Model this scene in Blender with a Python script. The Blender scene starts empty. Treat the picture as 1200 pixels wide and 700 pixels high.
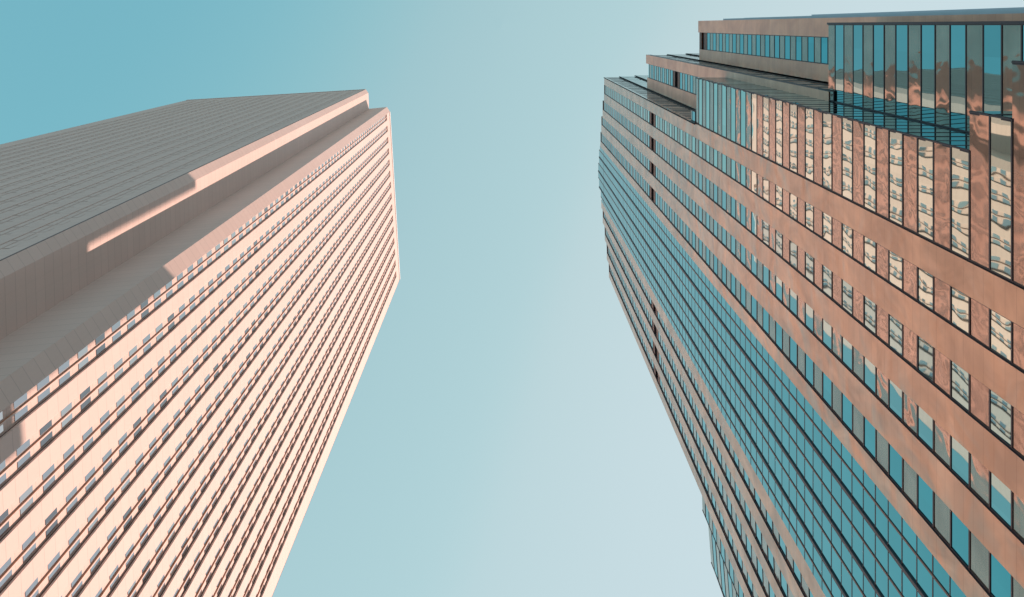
import bpy, bmesh, math, random
from mathutils import Vector
random.seed(7)
sc = bpy.context.scene
COL = sc.collection
R = math.radians

# ------------------------------------------------------------------ camera (looking straight up, lens shifted)
cam = bpy.data.cameras.new("camera")
cam_o = bpy.data.objects.new("camera", cam); COL.objects.link(cam_o)
cam.sensor_width = 36
FPX = 1115.6                              # focal length in pixels of a 1200 px wide picture
cam.lens = 36 * FPX / 1200
cam.shift_x, cam.shift_y = 12 / 1200, -320 / 1200
cam.clip_end = 5000
EYE = 1.6
cam_o.location = (0, 0, EYE)
cam_o.rotation_euler = (math.pi, 0, 0)
sc.camera = cam_o

# ------------------------------------------------------------------ sky, sun, exposure
SUN_EL, SUN_AZ = 38.4, 65.0               # azimuth measured from +Y towards +X
w = bpy.data.worlds.new("World"); sc.world = w; w.use_nodes = True
nt = w.node_tree
bg = nt.nodes["Background"]
sky = nt.nodes.new("ShaderNodeTexSky"); sky.sky_type = 'NISHITA'; sky.sun_disc = False
sky.sun_elevation, sky.sun_rotation = R(SUN_EL), R(SUN_AZ)
pre = nt.nodes.new("ShaderNodeVectorMath"); pre.operation = 'SCALE'; pre.inputs['Scale'].default_value = 0.1
grade = nt.nodes.new("ShaderNodeRGBCurve")   # the teal cast of the clear sky
CURVES = [[(0, 0), (.066, .17), (.078, .265), (.09, .375), (.113, .45), (.128, .52), (.172, .58), (.234, .595), (.43, .64), (1, .80)],
          [(0, 0), (.09, .38), (.109, .46), (.135, .58), (.164, .645), (.184, .685), (.229, .72), (.291, .73), (.45, .74), (1, .85)],
          [(0, 0), (.16, .46), (.194, .55), (.237, .63), (.278, .685), (.309, .73), (.361, .768), (.423, .78), (.55, .80), (1, .9)]]
for ci, pts in enumerate(CURVES):
    c = grade.mapping.curves[ci]
    c.points[0].location = pts[0]; c.points[-1].location = pts[-1]
    for p in pts[1:-1]: c.points.new(*p)
grade.mapping.use_clip = False
grade.mapping.update()
post = nt.nodes.new("ShaderNodeVectorMath"); post.operation = 'SCALE'; post.inputs['Scale'].default_value = 10.0 / 1.149
nt.links.new(sky.outputs[0], pre.inputs[0]); nt.links.new(pre.outputs[0], grade.inputs['Color'])
nt.links.new(grade.outputs[0], post.inputs[0]); nt.links.new(post.outputs[0], bg.inputs[0])
bg.inputs[1].default_value = 0.1

sl = bpy.data.lights.new("sun", 'SUN'); sl.energy = 5.0; sl.angle = R(0.55); sl.color = (1.0, 0.67, 0.545)
so = bpy.data.objects.new("sun", sl); COL.objects.link(so)
sdir = Vector((math.sin(R(SUN_AZ)) * math.cos(R(SUN_EL)), math.cos(R(SUN_AZ)) * math.cos(R(SUN_EL)), math.sin(R(SUN_EL))))
so.rotation_euler = sdir.to_track_quat('Z', 'Y').to_euler()
so.location = (0, 0, 500)

sc.render.engine = 'CYCLES'
sc.view_settings.view_transform = 'Standard'; sc.view_settings.look = 'None'
sc.view_settings.gamma = 1; sc.view_settings.use_curve_mapping = False
sc.view_settings.exposure = 0.2
sc.cycles.max_bounces = 8; sc.cycles.glossy_bounces = 5; sc.cycles.diffuse_bounces = 4
sc.cycles.sample_clamp_indirect = 6.0

# ------------------------------------------------------------------ materials
class NT:
    def __init__(s, name):
        s.m = bpy.data.materials.new(name); s.m.use_nodes = True
        s.t = s.m.node_tree; s.b = s.t.nodes["Principled BSDF"]
    def n(s, typ, **kw):
        nd = s.t.nodes.new(typ)
        for k, v in kw.items(): setattr(nd, k, v)
        return nd
    def l(s, a, b): s.t.links.new(a, b)
    def math(s, op, a, b=None, c=None):
        nd = s.n("ShaderNodeMath", operation=op)
        for i, v in enumerate((a, b, c)):
            if v is None: continue
            if hasattr(v, 'is_output'): s.l(v, nd.inputs[i])
            else: nd.inputs[i].default_value = v
        return nd.outputs[0]
    def mix(s, f, a, b, mode='MIX'):
        nd = s.n("ShaderNodeMix", data_type='RGBA', blend_type=mode)
        for i, v in ((0, f), (6, a), (7, b)):
            if hasattr(v, 'is_output'): s.l(v, nd.inputs[i])
            else: nd.inputs[i].default_value = v if i == 0 else (*v, 1)
        return nd.outputs[2]
    def coord(s): return s.n("ShaderNodeTexCoord").outputs['Object']
    def noise(s, vec, scale, detail=2, rough=.5, dist=0):
        nd = s.n("ShaderNodeTexNoise")
        nd.inputs['Scale'].default_value = scale; nd.inputs['Detail'].default_value = detail
        nd.inputs['Roughness'].default_value = rough; nd.inputs['Distortion'].default_value = dist
        s.l(vec, nd.inputs['Vector']); return nd.outputs['Fac']
    def scaled(s, vec, sx, sy, sz):
        nd = s.n("ShaderNodeMapping"); nd.inputs['Scale'].default_value = (sx, sy, sz)
        s.l(vec, nd.inputs['Vector']); return nd.outputs[0]
    def sep(s, vec):
        nd = s.n("ShaderNodeSeparateXYZ"); s.l(vec, nd.inputs[0]); return nd.outputs
    def bump(s, h, dist, strength=1.0):
        nd = s.n("ShaderNodeBump"); nd.inputs['Strength'].default_value = strength; nd.inputs['Distance'].default_value = dist
        s.l(h, nd.inputs['Height']); s.l(nd.outputs[0], s.b.inputs['Normal'])
    def ramp(s, f, a, b):
        nd = s.n("ShaderNodeMapRange"); nd.inputs[1].default_value = a; nd.inputs[2].default_value = b
        s.l(f, nd.inputs[0]); return nd.outputs[0]

def line_mask(k, z, period, width):
    """1 on a joint every PERIOD metres, 0 elsewhere"""
    f = k.math('FRACT', k.math('DIVIDE', z, period))
    return k.math('LESS_THAN', f, width / period)

def mat_plain(name, col, rough=.5, metal=0.0, vary=.12, scale=.4):
    k = NT(name); co = k.coord()
    nz = k.noise(co, scale, 4)
    c = k.mix(nz, tuple(x * (1 - vary) for x in col), tuple(min(1, x * (1 + vary)) for x in col))
    k.l(c, k.b.inputs['Base Color']); k.b.inputs['Roughness'].default_value = rough; k.b.inputs['Metallic'].default_value = metal
    return k.m

def mat_granite(name, base, joint_period=3.9, jw=.09):
    k = NT(name); co = k.coord(); x, y, z = k.sep(co)
    big = k.noise(k.scaled(co, 1, 1, .35), .12, 4)
    fine = k.noise(co, 3.0, 4, .6)
    cell = k.n("ShaderNodeTexWhiteNoise", noise_dimensions='1D')      # each storey's panels differ a little
    k.l(k.math('FLOOR', k.math('DIVIDE', z, joint_period)), cell.inputs['W'])
    tone = k.math('ADD', k.math('MULTIPLY', big, .10), k.math('MULTIPLY', fine, .05))
    tone = k.math('ADD', tone, k.math('MULTIPLY', cell.outputs['Value'], .04))
    c = k.mix(k.ramp(tone, 0.03, .16), tuple(v * .90 for v in base), tuple(min(1, v * 1.04) for v in base))
    j = line_mask(k, z, joint_period, jw)
    c = k.mix(k.math('MULTIPLY', j, .3), c, tuple(v * .35 for v in base))
    # vertical rain streaks
    st = k.ramp(k.noise(k.scaled(co, 2.2, 2.2, .02), 1.0, 3), .55, .8)
    c = k.mix(k.math('MULTIPLY', st, .10), c, (.42, .36, .32))
    k.l(c, k.b.inputs['Base Color']); k.b.inputs['Roughness'].default_value = .62
    k.b.inputs['Specular IOR Level'].default_value = .3
    return k.m

def mat_glass(name, tint, wave, wscale, rough=.015, aniso=(1, 1, .55), vary=False):
    k = NT(name); co = k.coord()
    h = k.noise(k.scaled(co, *aniso), wscale, .6, .4, .2)
    h2 = k.noise(co, wscale * .3, 1)
    hh = k.math('ADD', h, k.math('MULTIPLY', h2, 1.6))
    k.bump(hh, wave)
    g = k.noise(co, .5, 3)
    c = k.mix(g, tuple(v * .93 for v in tint), tuple(min(1, v * 1.05) for v in tint))
    if not vary:                            # no two panes have quite the same tint
        x, y, z = k.sep(co)
        wn = k.n("ShaderNodeTexWhiteNoise", noise_dimensions='3D'); cb = k.n("ShaderNodeCombineXYZ")
        k.l(k.math('FLOOR', k.math('DIVIDE', k.math('SUBTRACT', z, 1.6), 1.95)), cb.inputs[0]); k.l(k.math('FLOOR', k.math('DIVIDE', y, 1.72)), cb.inputs[1])
        k.l(cb.outputs[0], wn.inputs['Vector'])
        c = k.mix(k.math('MULTIPLY', wn.outputs['Value'], .26), c, tuple(v * .55 for v in tint))
    if vary:                                # blinds drawn behind some of the panes
        x, y, z = k.sep(co)
        wn = k.n("ShaderNodeTexWhiteNoise", noise_dimensions='2D'); cb = k.n("ShaderNodeCombineXYZ")
        k.l(k.math('FLOOR', k.math('DIVIDE', z, 3.9)), cb.inputs[0]); k.l(k.math('FLOOR', k.math('DIVIDE', y, 3.84)), cb.inputs[1])
        k.l(cb.outputs[0], wn.inputs['Vector'])
        c = k.mix(k.math('MULTIPLY', k.math('GREATER_THAN', wn.outputs['Value'], .78), .75), c, (.72, .66, .62))
        c = k.mix(k.math('MULTIPLY', k.math('LESS_THAN', wn.outputs['Value'], .12), .6), c, (.10, .09, .09))
    k.l(c, k.b.inputs['Base Color'])
    k.b.inputs['Metallic'].default_value = 1.0; k.b.inputs['Roughness'].default_value = rough
    return k.m

def mat_copper(name, col, rough, wave, metal=.85, joint=1.95, freq=.45, blotch=.12, det=2):
    k = NT(name); co = k.coord(); x, y, z = k.sep(co)
    pid = k.math('FLOOR', k.math('DIVIDE', z, joint * .5))
    cell = k.n("ShaderNodeTexWhiteNoise", noise_dimensions='1D'); k.l(pid, cell.inputs['W'])
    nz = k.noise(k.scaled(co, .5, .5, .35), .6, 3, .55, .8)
    c = k.mix(k.ramp(nz, .32, .68), tuple(v * (1 - blotch * 1.6) for v in col), tuple(min(1, v * (1 + blotch)) for v in col))  # blotches painted in for sunlight thrown back by the facing windows
    c = k.mix(k.math('MULTIPLY', cell.outputs['Value'], .16), c, tuple(v * .55 for v in col))
    j = line_mask(k, z, joint * .5, .035)
    c = k.mix(k.math('MULTIPLY', j, .22), c, (.05, .03, .025))
    k.l(c, k.b.inputs['Base Color'])
    k.b.inputs['Metallic'].default_value = metal
    r = k.math('ADD', rough, k.math('MULTIPLY', cell.outputs['Value'], .04))
    k.l(r, k.b.inputs['Roughness'])
    h = k.noise(k.scaled(co, 1, 1, .8), freq, det, .5, .6)
    h = k.math('ADD', h, k.math('MULTIPLY', cell.outputs['Value'], .05))
    k.bump(h, wave)
    return k.m

M = {}
M['granite'] = mat_granite('pale_granite', (.68, .54, .49), 1.95, .09)
M['coping'] = mat_plain('white_coping', (.86, .82, .78), .4)
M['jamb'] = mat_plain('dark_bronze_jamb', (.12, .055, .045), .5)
M['fin_side'] = mat_plain('brown_fin_side', (.52, .25, .14), .5)  # brown glow of sunlight bounced onto the fin's side, put into its colour
M['grey_glass'] = mat_glass('grey_window_glass', (.52, .51, .52), .002, .5, vary=True)
M['glass'] = mat_glass('teal_mirror_glass', (.10, .455, .50), .0075, .55)
M['tower_glow_glass'] = mat_glass('pale_mirror_glass', (.58, .74, .66), .009, .6)  # same glass, lighter tint: brightness of the mirrored sunlit tower put into it
M['mid_glass'] = mat_glass('blue_mirror_glass', (.30, .54, .55), .0075, .5)  # same glass, in-between tint for panes mirroring both tower and sky
M['spandrel'] = mat_copper('bronze_spandrel', (.49, .355, .275), .04, .03, .82, freq=.75, det=.6)
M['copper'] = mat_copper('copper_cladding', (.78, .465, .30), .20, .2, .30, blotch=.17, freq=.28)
M['lit_copper'] = mat_copper('lit_copper_cladding', (.98, .52, .345), .34, .05, .05, blotch=.14, freq=.4)  # same copper made brighter: warm light on the tiers put into its colour
M['mullion'] = mat_plain('dark_mullion', (.035, .02, .03), .45)
M['thin_mullion'] = mat_plain('brown_mullion', (.16, .07, .05), .4)
M['louvre'] = mat_plain('brown_louvre', (.17, .085, .055), .5)
M['black'] = mat_plain('black_opening', (.012, .010, .012), .6)
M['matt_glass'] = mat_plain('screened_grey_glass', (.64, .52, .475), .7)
M['dark'] = mat_plain('dark_core', (.05, .05, .055), .6)
M['wing'] = mat_plain('pale_metal_cladding', (.55, .55, .6), .35, .6)
M['roof'] = mat_plain('grey_roofing', (.25, .25, .25), .8)
M['ground'] = mat_plain('pale_paving', (.10, .105, .11), .8, vary=.25, scale=.08)

# ------------------------------------------------------------------ mesh helpers
class MB:
    def __init__(s): s.v = []; s.f = []; s.mi = []; s.nr = {}
    def quad(s, pts, mi=0):
        b = len(s.v); s.v += [tuple(p) for p in pts]; s.f.append(tuple(range(b, b + len(pts)))); s.mi.append(mi)
    def prism(s, plan, z0, z1, mis=0, cap=0):
        """vertical prism over a plan polygon; mis is one index or one per side"""
        n = len(plan); b = len(s.v)
        area = sum(plan[i][0] * plan[(i + 1) % n][1] - plan[(i + 1) % n][0] * plan[i][1] for i in range(n))
        if isinstance(mis, int): mis = [mis] * n
        z1s = z1 if isinstance(z1, (list, tuple)) else [z1] * n
        s.v += [(p[0], p[1], z0) for p in plan] + [(p[0], p[1], z1s[i]) for i, p in enumerate(plan)]
        for i in range(n):
            j = (i + 1) % n
            q = (b + i, b + j, b + n + j, b + n + i)
            s.f.append(q if area > 0 else q[::-1]); s.mi.append(mis[i])
        top = tuple(b + n + i for i in range(n)); bot = tuple(b + i for i in range(n))
        s.f.append(top if area > 0 else top[::-1]); s.mi.append(cap)
        s.f.append(bot[::-1] if area > 0 else bot); s.mi.append(cap)
    def build(s, name, mats, parent=None):
        me = bpy.data.meshes.new(name); me.from_pydata(s.v, [], s.f)
        for m in (mats if isinstance(mats, (list, tuple)) else [mats]): me.materials.append(m)
        me.polygons.foreach_set('material_index', s.mi); me.update()
        if s.nr:                            # panes set slightly askew: their own surface normals
            me.polygons.foreach_set('use_smooth', [True] * len(s.f))
            ln = []
            for p in me.polygons:
                nn = s.nr.get(p.index); nn = tuple(nn) if nn else tuple(p.normal)
                ln += [nn] * p.loop_total
            me.normals_split_custom_set(ln)
        o = bpy.data.objects.new(name, me); COL.objects.link(o)
        if parent:
            o.parent = parent
        return o

def thing(name, label, cat):
    o = bpy.data.objects.new(name, None); COL.objects.link(o)
    o['label'] = label; o['category'] = cat
    return o

def seen_area(corners):
    """size in the picture of a quad, its share inside the frame only"""
    if min(c[2] for c in corners) < EYE + 3: return 0
    ps = [(588 + FPX * x / (z - EYE), 30 + FPX * y / (z - EYE)) for x, y, z in corners]
    cx = sum(p[0] for p in ps) / 4; cy = sum(p[1] for p in ps) / 4
    if not (-10 < cx < 1210 and -10 < cy < 710): return 0
    return abs(sum(ps[i][0] * ps[(i + 1) % 4][1] - ps[(i + 1) % 4][0] * ps[i][1] for i in range(4))) / 2

class Repeats:
    """panes of one kind: the hundred that show largest as parts of their own, the others in one mesh"""
    def __init__(s, name, mat): s.name = name; s.mat = mat; s.items = []; s.used = [mat]
    def add(s, corners, thick, outward, tilt=None):
        s.add_many([(corners, tilt or (0, 0))], thick, outward)
    def add_many(s, quads, thick, outward, mat=None):
        s.items.append((sum(seen_area(c) for c, t in quads), quads, thick, outward, mat or s.mat))
    def _geo(s, mb, it):
        _, quads, th, o, mt = it
        n0 = len(mb.f)
        for c, tilt in quads: s._pane(mb, c, th, o, tilt)
        if mt not in s.used: s.used.append(mt)
        for i in range(n0, len(mb.f)): mb.mi[i] = s.used.index(mt)
    def _pane(s, mb, c, th, o, tilt):
        ta, tb = 0, tilt[1]
        if tilt[0]:
            dd = (Vector(c[0]) - Vector(c[1])).normalized()
            mb.nr[len(mb.f)] = (o + dd * tilt[0] + Vector((0, 0, random.gauss(0, .0022)))).normalized()
        off = [(-ta - tb), (ta - tb), (ta + tb), (-ta + tb)]
        f = [Vector(p) + o * off[i] for i, p in enumerate(c)]
        bk = [p - o * th for p in f]
        b = len(mb.v); mb.v += [tuple(p) for p in f + bk]
        for q in ((0, 1, 2, 3), (7, 6, 5, 4), (1, 0, 4, 5), (2, 1, 5, 6), (3, 2, 6, 7), (0, 3, 7, 4)):
            mb.f.append(tuple(b + i for i in q)); mb.mi.append(0)
    def finish(s, parent):
        s.items.sort(key=lambda t: -t[0])
        for it in s.items[:100]:
            mb = MB(); s._geo(mb, it); mb.mi = [0] * len(mb.f); mb.build(s.name, it[4], parent)
        if len(s.items) > 100:
            mb = MB()
            for it in s.items[100:]: s._geo(mb, it)
            o = mb.build(s.name, s.used, parent); o['kind'] = 'stuff'

# ------------------------------------------------------------------ ground
g = MB(); g.quad([(-2500, -2500, 0), (2500, -2500, 0), (2500, 2500, 0), (-2500, 2500, 0)])
go = g.build('ground', M['ground']); go['kind'] = 'structure'; go['label'] = 'pale paved ground between the two towers'

# ================================================================== the mirrored glass tower with copper piers
U, HF = 23.0, 1.95                         # plan unit and half a storey, metres
def Z(n): return EYE + HF * n
T = thing('glass_tower', 'stepped glass skyscraper with copper piers and teal mirror windows', 'skyscraper')
T.location = (0, 0, 0)
windows = Repeats('window', M['glass']); spandrels = Repeats('spandrel', M['spandrel'])
mats = {'glass': M['glass'], 'clear': M['tower_glow_glass'], 'mid': M['mid_glass']}  # 'clear' and 'mid' are the same glass, tinted by what it mirrors
PHI = R(2.4)                               # the panes are set a little askew

def wall_strip(P, Q, ntop, mech=True, skew=PHI, nbot=0, bar=.13, prot=.03, allglass=False, glass='glass'):
    """windows and spandrels in turn, storey by storey, from P to Q (outward is to the left of P->Q)"""
    P = Vector((P[0] * U, P[1] * U)); Q = Vector((Q[0] * U, Q[1] * U)); d = (Q - P); L = d.length; d /= L
    o = Vector((-d.y, d.x)); o3 = Vector((o.x, o.y, 0))
    P2, Q2 = P, Q
    ns = 1; sw = L / ns
    mull = MB()
    lv = MB()
    n = nbot
    def rect(a, b, z0, z1): return [(a.x, a.y, z0), (b.x, b.y, z0), (b.x, b.y, z1), (a.x, a.y, z1)]
    while n < ntop - .05:
        n1 = min(n + 1, ntop)
        z0, z1 = Z(n), Z(n1)
        if mech and 73 <= n < 76:
            if n == 74: lv.quad(rect(P2 - o * .25, Q2 - o * .25, z0, z1)[::-1], 1)
            else: lv.quad(rect(P2 - o * .02, Q2 - o * .02, z0, z1)[::-1], 0)
        else:
            qs = []; tb = random.gauss(0, .0022) * HF
            for k in range(ns):
                a = P + d * (sw * k); b = P + d * (sw * (k + 1)) 
                qs.append((rect(b, a, z0, z1), (skew + random.gauss(0, .0012) if skew else 0, tb)))
            (windows if n % 2 == 0 or allglass else spandrels).add_many(qs, .1, o3, mats[glass] if n % 2 == 0 else None)
        # glazing bar
        a = P2 + o * prot; b = Q2 + o * prot; a0 = P2 - o * .15; b0 = Q2 - o * .15
        zz0, zz1 = Z(n) - bar / 2, Z(n) + bar / 2
        mull.prism([(a0.x, a0.y), (b0.x, b0.y), (b.x, b.y), (a.x, a.y)], zz0, zz1)
        n += 1
    for e, s in ((P2, 1), (Q2, -1)):       # upright bars at both ends
        q = [e - o * .15, e + o * prot * 1.2, e + o * prot * 1.2 + d * .08 * s, e - o * .15 + d * .08 * s]
        mull.prism([(p.x, p.y) for p in q], Z(nbot), Z(ntop))
    mull.build('mullion', M['mullion'], T)
    if lv.v: lv.build('louvre', [M['louvre'], M['black']], T)

def pier(Xf, Ya, Yb, ntop, depth=.3, nbot=0, skin='copper'):
    """copper front from Ya to Yb, dark on the side that faces -Y"""
    x0, x1 = Xf * U, (Xf + depth / U * 1.0) * U
    plan = [(x0, Ya * U), (x0, Yb * U), (x1 + .6, Yb * U), (x1 + .6, Ya * U)]
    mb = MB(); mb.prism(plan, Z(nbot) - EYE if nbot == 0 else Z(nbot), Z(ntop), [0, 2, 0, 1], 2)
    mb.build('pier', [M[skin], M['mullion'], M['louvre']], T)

def mass(plan, ntop, name='core', mat='dark', zb=0):
    mb = MB(); mb.prism([(x * U, y * U) for x, y in plan], zb, Z(ntop), 0, 1)
    return mb.build(name, [M[mat], M['roof']], T)

XB = 3.2                                   # back of the tower
def xa(Y): return 1.0 if Y < 1.5 else 1.0 + .035 * (Y - 1.5)
I = .012                                   # glazing stands this far in front of the core
PF = .0055                                 # piers stand this far in front of the glazing
# --- main front: glazed strips between piers, the roofline stepping up towards the middle
strips = [(.577, .664, 109.0), (.741, .83, 110.6), (.908, .99, 112.0), (1.073, 1.165, 113.0),
          (1.838, 1.907, 112.0), (1.972, 2.056, 110.4), (2.112, 2.205, 108.8), (2.268, 2.348, 107.2)]
piers = [(.504, .577, 109.0), (.664, .741, 109.2), (.83, .908, 110.8), (.99, 1.073, 112.2), (1.165, 1.222, 113.2),
         (1.76, 1.838, 113.2), (1.907, 1.972, 112.2), (2.056, 2.112, 110.6), (2.205, 2.268, 109.0), (2.348, 2.405, 107.4)]
for a, b, n in strips:
    wall_strip((xa(a), a), (xa(b), b), n, skew=R(3.0), glass='clear' if a < .7 else ('mid' if a < .95 else 'glass'))
for a, b, n in piers:
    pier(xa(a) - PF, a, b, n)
for a, b, n in strips:                      # copper heads closing each strip at the roof
    mb = MB(); mb.prism([((xa(a) - .004) * U, a * U), ((xa(b) - .004) * U, b * U), ((xa(b) + .02) * U, b * U), ((xa(a) + .02) * U, a * U)], Z(n) - .02, Z(n) + .5)
    mb.build('parapet', M['thin_mullion'], T)
mass([(1 + I, .503), (1 + I, 1.2), (XB, 1.2), (XB, .503)], 108.9)
mass([(1 + I, 1.2), (1 + I, 1.78), (XB, 1.78), (XB, 1.2)], 113)
mass([(1.012 + I, 1.78), (1.04 + I, 2.40), (XB, 2.40), (XB, 1.78)], 107.0)

# --- the glass bay in the middle of the front, folded about its middle
YC = [1.222, 1.273, 1.348, 1.422, 1.502, 1.57, 1.654, 1.723, 1.76]
def xc(Y): return .998
panes = Repeats('glass_pane', M['glass'])
cw = MB(); cwt = MB(); cwf = MB()
NTOP = (114, 115, 115, 116, 116, 115, 113, 112)
for i in range(8):
    a = Vector((xc(YC[i]) * U, YC[i] * U)); b = Vector((xc(YC[i + 1]) * U, YC[i + 1] * U))
    d = (b - a).normalized(); o = Vector((-d.y, d.x)); o3 = Vector((o.x, o.y, 0)); L = (b - a).length
    for n in range(0, NTOP[i]):
        z0, z1 = Z(n), Z(n + 1); f = b
        panes.add([(f.x, f.y, z0), (a.x, a.y, z0), (a.x, a.y, z1), (f.x, f.y, z1)], .1, o3, (PHI + random.gauss(0, .0012), random.gauss(0, .001)))
for n in range(0, 117):
    cols = [i for i in range(8) if NTOP[i] >= n]
    if not cols: break
    ya, yb = YC[cols[0]], YC[cols[-1] + 1]
    hb = .05 if n % 2 else .06
    if n == 110: hb = .22
    cwt.prism([(xc(ya) * U - .012, ya * U), (xc(yb) * U - .012, yb * U), (xc(yb) * U + .1, yb * U), (xc(ya) * U + .1, ya * U)], Z(n) - hb, Z(n) + hb)
for i, y in enumerate(YC[1:-1], 1):
    thick = i % 2 == 0
    hw, pr = (.12, .10) if thick else (.055, .05)
    x = xc(y) * U
    (cw if thick else cwf).prism([(x - pr, y * U - hw), (x - pr, y * U + hw), (x + .1, y * U + hw), (x + .1, y * U - hw)], 0, Z(max(NTOP[i - 1], NTOP[i])))
cw.build('mullion', M['mullion'], T); cwf.build('mullion', M['thin_mullion'], T); cwt.build('transom', M['mullion'], T)
panes.finish(T)
# --- return wall of the main block, three shallow steps of glass facing -Y
for x0, x1, y in ((1.0, 1.135, .503), (1.15, 1.285, .493), (1.30, 1.5, .483), (1.52, 1.8, .475)):
    wall_strip((x1, y), (x0 - .012, y), 108.9, mech=False, skew=0, nbot=57.7 if x0 == 1.0 else 50, prot=.008, bar=.08)
    mb = MB(); mb.prism([(x0 * U, y * U + .02), (x1 * U, y * U + .02), (x1 * U, y * U + .5), (x0 * U, y * U + .5)], Z(57), Z(108.9) + .4); mb.build('core', M['dark'], T)

# --- second tier, set back and lower
X2, X3 = 1.158, 1.336
N2, N3 = 89.5, 75.9
pier(X2 - .008, .233, .302, N2, nbot=39.5, skin='lit_copper')
wall_strip((X2, .302), (X2, .413), N2 - .9, skew=.01)
pier(X2 - .006, .413, .503, N2 - .5, nbot=39.5, skin='lit_copper')
mass([(X2 + I, .236), (X2 + I, .5), (XB, .5), (XB, .236)], N2 - .6)
for x0, x1, y in ((X2, 1.30, .236), (1.315, 1.45, .229), (1.465, 1.61, .222), (1.625, 1.8, .215)):
    wall_strip((x1, y), (x0, y), N2 - .3, mech=False, skew=0, nbot=40, prot=.008, bar=.08)
    mb = MB(); mb.prism([(x0 * U, y * U + .02), (x1 * U, y * U + .02), (x1 * U, y * U + .5), (x0 * U, y * U + .5)], Z(40), Z(N2)); mb.build('core', M['dark'], T)

# --- third tier
pier(X3 - .008, -.031, .047, N3, skin='lit_copper')
wall_strip((X3, .047), (X3, .16), 73.0, mech=False, skew=.01)
mb = MB()
for n, k in ((73, 0), (74, 1), (75, 0)):
    mb.prism([(X3 * U - (.04 if k == 0 else -.2), .047 * U), (X3 * U - (.04 if k == 0 else -.2), .16 * U), (X3 * U + .5, .16 * U), (X3 * U + .5, .047 * U)], Z(n), Z(n + 1) - (.4 if n == 75 else 0), k)
mb.build('louvre', [M['louvre'], M['black']], T)
pier(X3 - .006, .16, .2365, N3 - .3, skin='lit_copper')
mass([(X3 + I, -.028), (X3 + I, .236), (XB, .236), (XB, -.028)], N3 - .2)
for x0, y, n in ((1.42, -.043, 72.0), (1.50, -.047, 69.5), (1.60, -.056, 58.0)):
    mass([(x0, y), (x0, -.02), (XB, -.02), (XB, y)], n, 'wing', 'wing')

# --- low bay in front of the second tier
N4 = 57.7
wall_strip((1.0, .267), (1.0, .503), N4, mech=False, nbot=24, glass='clear')
wall_strip((X2, .267), (1.0, .267), N4, mech=False, skew=0, nbot=24, bar=.22, prot=.012, allglass=True)
wall_strip((1.0, .445), (1.0, .503), 59.3, mech=False, nbot=58)
mass([(1 + I, .267 + I), (1 + I, .5), (X2 + .05, .5), (X2 + .05, .267 + I)], N4 - .1)
mass([(1 + I, .445), (1 + I, .503), (X2 + .05, .503), (X2 + .05, .445)], 59.2)
# --- low bay in front of the third tier
N5 = 39.8
wall_strip((X2, -.004), (X2, .266), N5, mech=False, glass='mid')
mass([(X2 + I, -.003), (X2 + I, .264), (X3 + .05, .264), (X3 + .05, -.003)], N5 - .1)
mb = MB(); mb.prism([(X2 * U - .12, -.010 * U), (X2 * U - .12, -.003 * U), (X3 * U, -.003 * U), (X3 * U, -.010 * U)], 0, Z(N5)); mb.build('pier', M['mullion'], T)
wall_strip((X2 - .005, .228), (X2 - .005, .264), 40.9, mech=False, nbot=39)
mass([(X2 + I, .23), (X2 + I, .262), (X2 + .1, .262), (X2 + .1, .23)], 40.8, zb=Z(39))
# --- lowest bays near the foot
wall_strip((1.0, .183), (1.0, .503), 24.0, mech=False, nbot=22, glass='clear')
wall_strip((X2, .183), (1.0, .183), 24.0, mech=False, skew=0, bar=.3, nbot=22)
mass([(1 + I, .183 + I), (1 + I, .28), (X2 + .05, .28), (X2 + .05, .183 + I)], 23.9)
wall_strip((1.0, .07), (1.0, .503), 22.0, mech=False, glass='clear')
wall_strip((X2, .07), (1.0, .07), 22.0, mech=False, skew=0)
mass([(1 + I, .07 + I), (1 + I, .19), (X2 + .05, .19), (X2 + .05, .07 + I)], 21.9)
# --- far end: rounded low bay, and the tiers mirrored behind it
far = [(1.032, 2.405), (1.035, 2.50), (1.064, 2.565), (1.08, 2.77), (1.144, 2.95), (1.30, 3.2)]
for i in range(len(far) - 1):
    wall_strip(far[i], far[i + 1], 57.9, mech=False, skew=0)
mass([(p[0] + I, p[1]) for p in far] + [(XB, 3.2), (XB, 2.4)], 57.7)
mass([(1.2, 2.3), (1.2, 2.60), (XB, 2.60), (XB, 2.3)], 108.5)
mass([(1.25, 2.35), (1.25, 2.727), (XB, 2.727), (XB, 2.35)], N2)
mass([(1.45, 2.65), (1.45, 2.99), (XB, 2.99), (XB, 2.65)], 72.6)

windows.finish(T); spandrels.finish(T)

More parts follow.
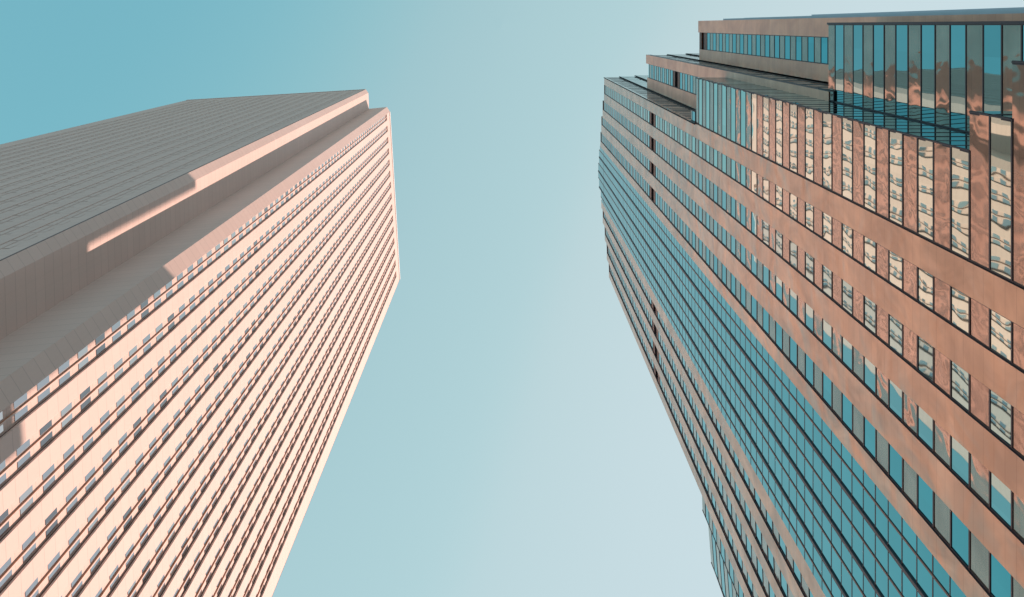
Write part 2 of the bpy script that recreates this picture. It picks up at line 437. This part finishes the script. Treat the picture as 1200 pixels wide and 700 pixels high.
# ================================================================== the pale stone tower
HL = 1.58 * (Z(109) - EYE) + EYE
S = thing('stone_tower', 'pale granite skyscraper with close vertical piers and notched corners', 'skyscraper')
q = (HL - EYE) / FPX                        # metres per pixel at the roof
ANG = R(3.42)
vx, vy = Vector((math.cos(ANG), -math.sin(ANG))), Vector((math.sin(ANG), math.cos(ANG)))   # +X-ish, +Y-ish edges
O = Vector((-132.7 * q, 73.3 * q))          # outer corner if it were square
def W(u, v):
    p = O + vx * u + vy * v
    return (p.x, p.y)
SIDE = 68.6
REC, REC0 = .37, .07
G0, F0 = 8.4, 67.4                          # the front's piers run between these along v
A0, E0 = -8.25, -71.0                       # the shaded face's between these along u
notch_far_y = [(0, F0), (-1.9, F0 + 1.4), (-7.2, F0 + 1.5), (-7.4, SIDE + 6.6), (-10, SIDE + 8.2)]
plan = [W(-8.0, 0), W(-7.2, 1.3), W(-7.35, 6.9), W(-.95, 6.65), W(0, 8.38), W(0, 8.41), W(-REC, 8.42),
        W(-REC, F0 - .02), W(0, F0), W(-2, F0 + 1.5), W(-7, F0 + 1.5), W(-7.2, F0 + 6.8), W(-10, F0 + 8.4),
        W(-71, F0 + 8.4), W(-73.5, F0 + 7), W(-73.5, F0 + 1.5), W(-79, F0 + 1.5), W(-81, F0), W(-81, 8.4), W(-79, 7), W(-74, 7), W(-73.7, 1.65), W(-71, 0),
        W(-70.98, 0), W(-70.97, REC0), W(-8.27, REC0), W(-8.26, 0)]
mb = MB(); mb.prism(plan, 0, HL, 0, 1)
mb.build('wall', [M['granite'], M['roof']], S)

lwin = Repeats('window', M['grey_glass'])
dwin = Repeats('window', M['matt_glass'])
PER = 3.84
def stone_face(fn, length, first, count, flip, REC, jm, fm):
    """fn(t, d): plan point t metres along the face, d in front of the recessed wall"""
    top = HL - 9.0
    def box(t0, t1, d0, d1, z0, z1, mis=0):
        m_ = MB(); pl = [fn(t0, d0), fn(t1, d0), fn(t1, d1), fn(t0, d1)]
        m_.prism(pl, z0, z1, mis, 0); return m_
    for k in range(count):
        e = first + PER * k                 # far side of the double slot
        nxt = e + PER - 2.0 if k < count - 1 else length
        # pier beyond the slot: dark jamb, flat front, a narrow slanted flank at its far edge
        m_ = MB()
        pl = [fn(e, .02), fn(e, min(.15, REC * .5)), fn(e, REC), fn(nxt - .16, REC), fn(nxt, REC - .04), fn(nxt, .02)]
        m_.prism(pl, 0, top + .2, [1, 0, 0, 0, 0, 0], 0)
        m_.build('pier', [M['granite'], jm], S)
        f_ = MB()
        f_.prism([fn(e - 1.06, .02), fn(e - 1.06, REC * .55), fn(e - .90, REC * .55), fn(e - .90, .02)], 0, top, [1, 0, 0, 0], 0)
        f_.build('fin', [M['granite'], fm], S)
        # windows, one per storey in each half of the slot
        for fl in range(2, 84):
            z0 = 3.9 * fl + 1.2; z1 = z0 + 2.1
            if z1 > top - 1: break
            for s0, s1 in ((e - 1.97, e - 1.22), (e - .89, e - .16)):
                p, r_ = fn(s0, .012 if flip else .03), fn(s1, .012 if flip else .03)
                if flip: p, r_ = r_, p
                c = [(r_[0], r_[1], z0), (p[0], p[1], z0), (p[0], p[1], z1), (r_[0], r_[1], z1)]
                dd = Vector((r_[0] - p[0], r_[1] - p[1])).normalized()
                o3 = Vector((-dd.y, dd.x, 0))
                if flip: pass
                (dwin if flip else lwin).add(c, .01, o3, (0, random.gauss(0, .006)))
    # blank crown above the slots
    c_ = box(.02, length - .02, .0, REC - .05, top, HL - .05)
    c_.build('crown', M['granite'], S)
    p_ = box(-.02, length + .02, .1, REC + .12, HL - 1.3, HL + .1)
    p_.build('parapet', M['coping'], S)
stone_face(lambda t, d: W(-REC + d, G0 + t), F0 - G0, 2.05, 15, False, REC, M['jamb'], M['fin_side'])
stone_face(lambda t, d: W(A0 - t, REC0 - d), A0 - E0, 4.0, 15, True, REC0, M['granite'], M['granite'])
rv = MB(); rv.prism([W(-8.27, .05), W(-8.27, -.03), W(-8.05, -.03), W(-8.05, .05)], 0, HL - .2)
rv.build('reveal', M['jamb'], S)
lwin.items += dwin.items
lwin.finish(S)
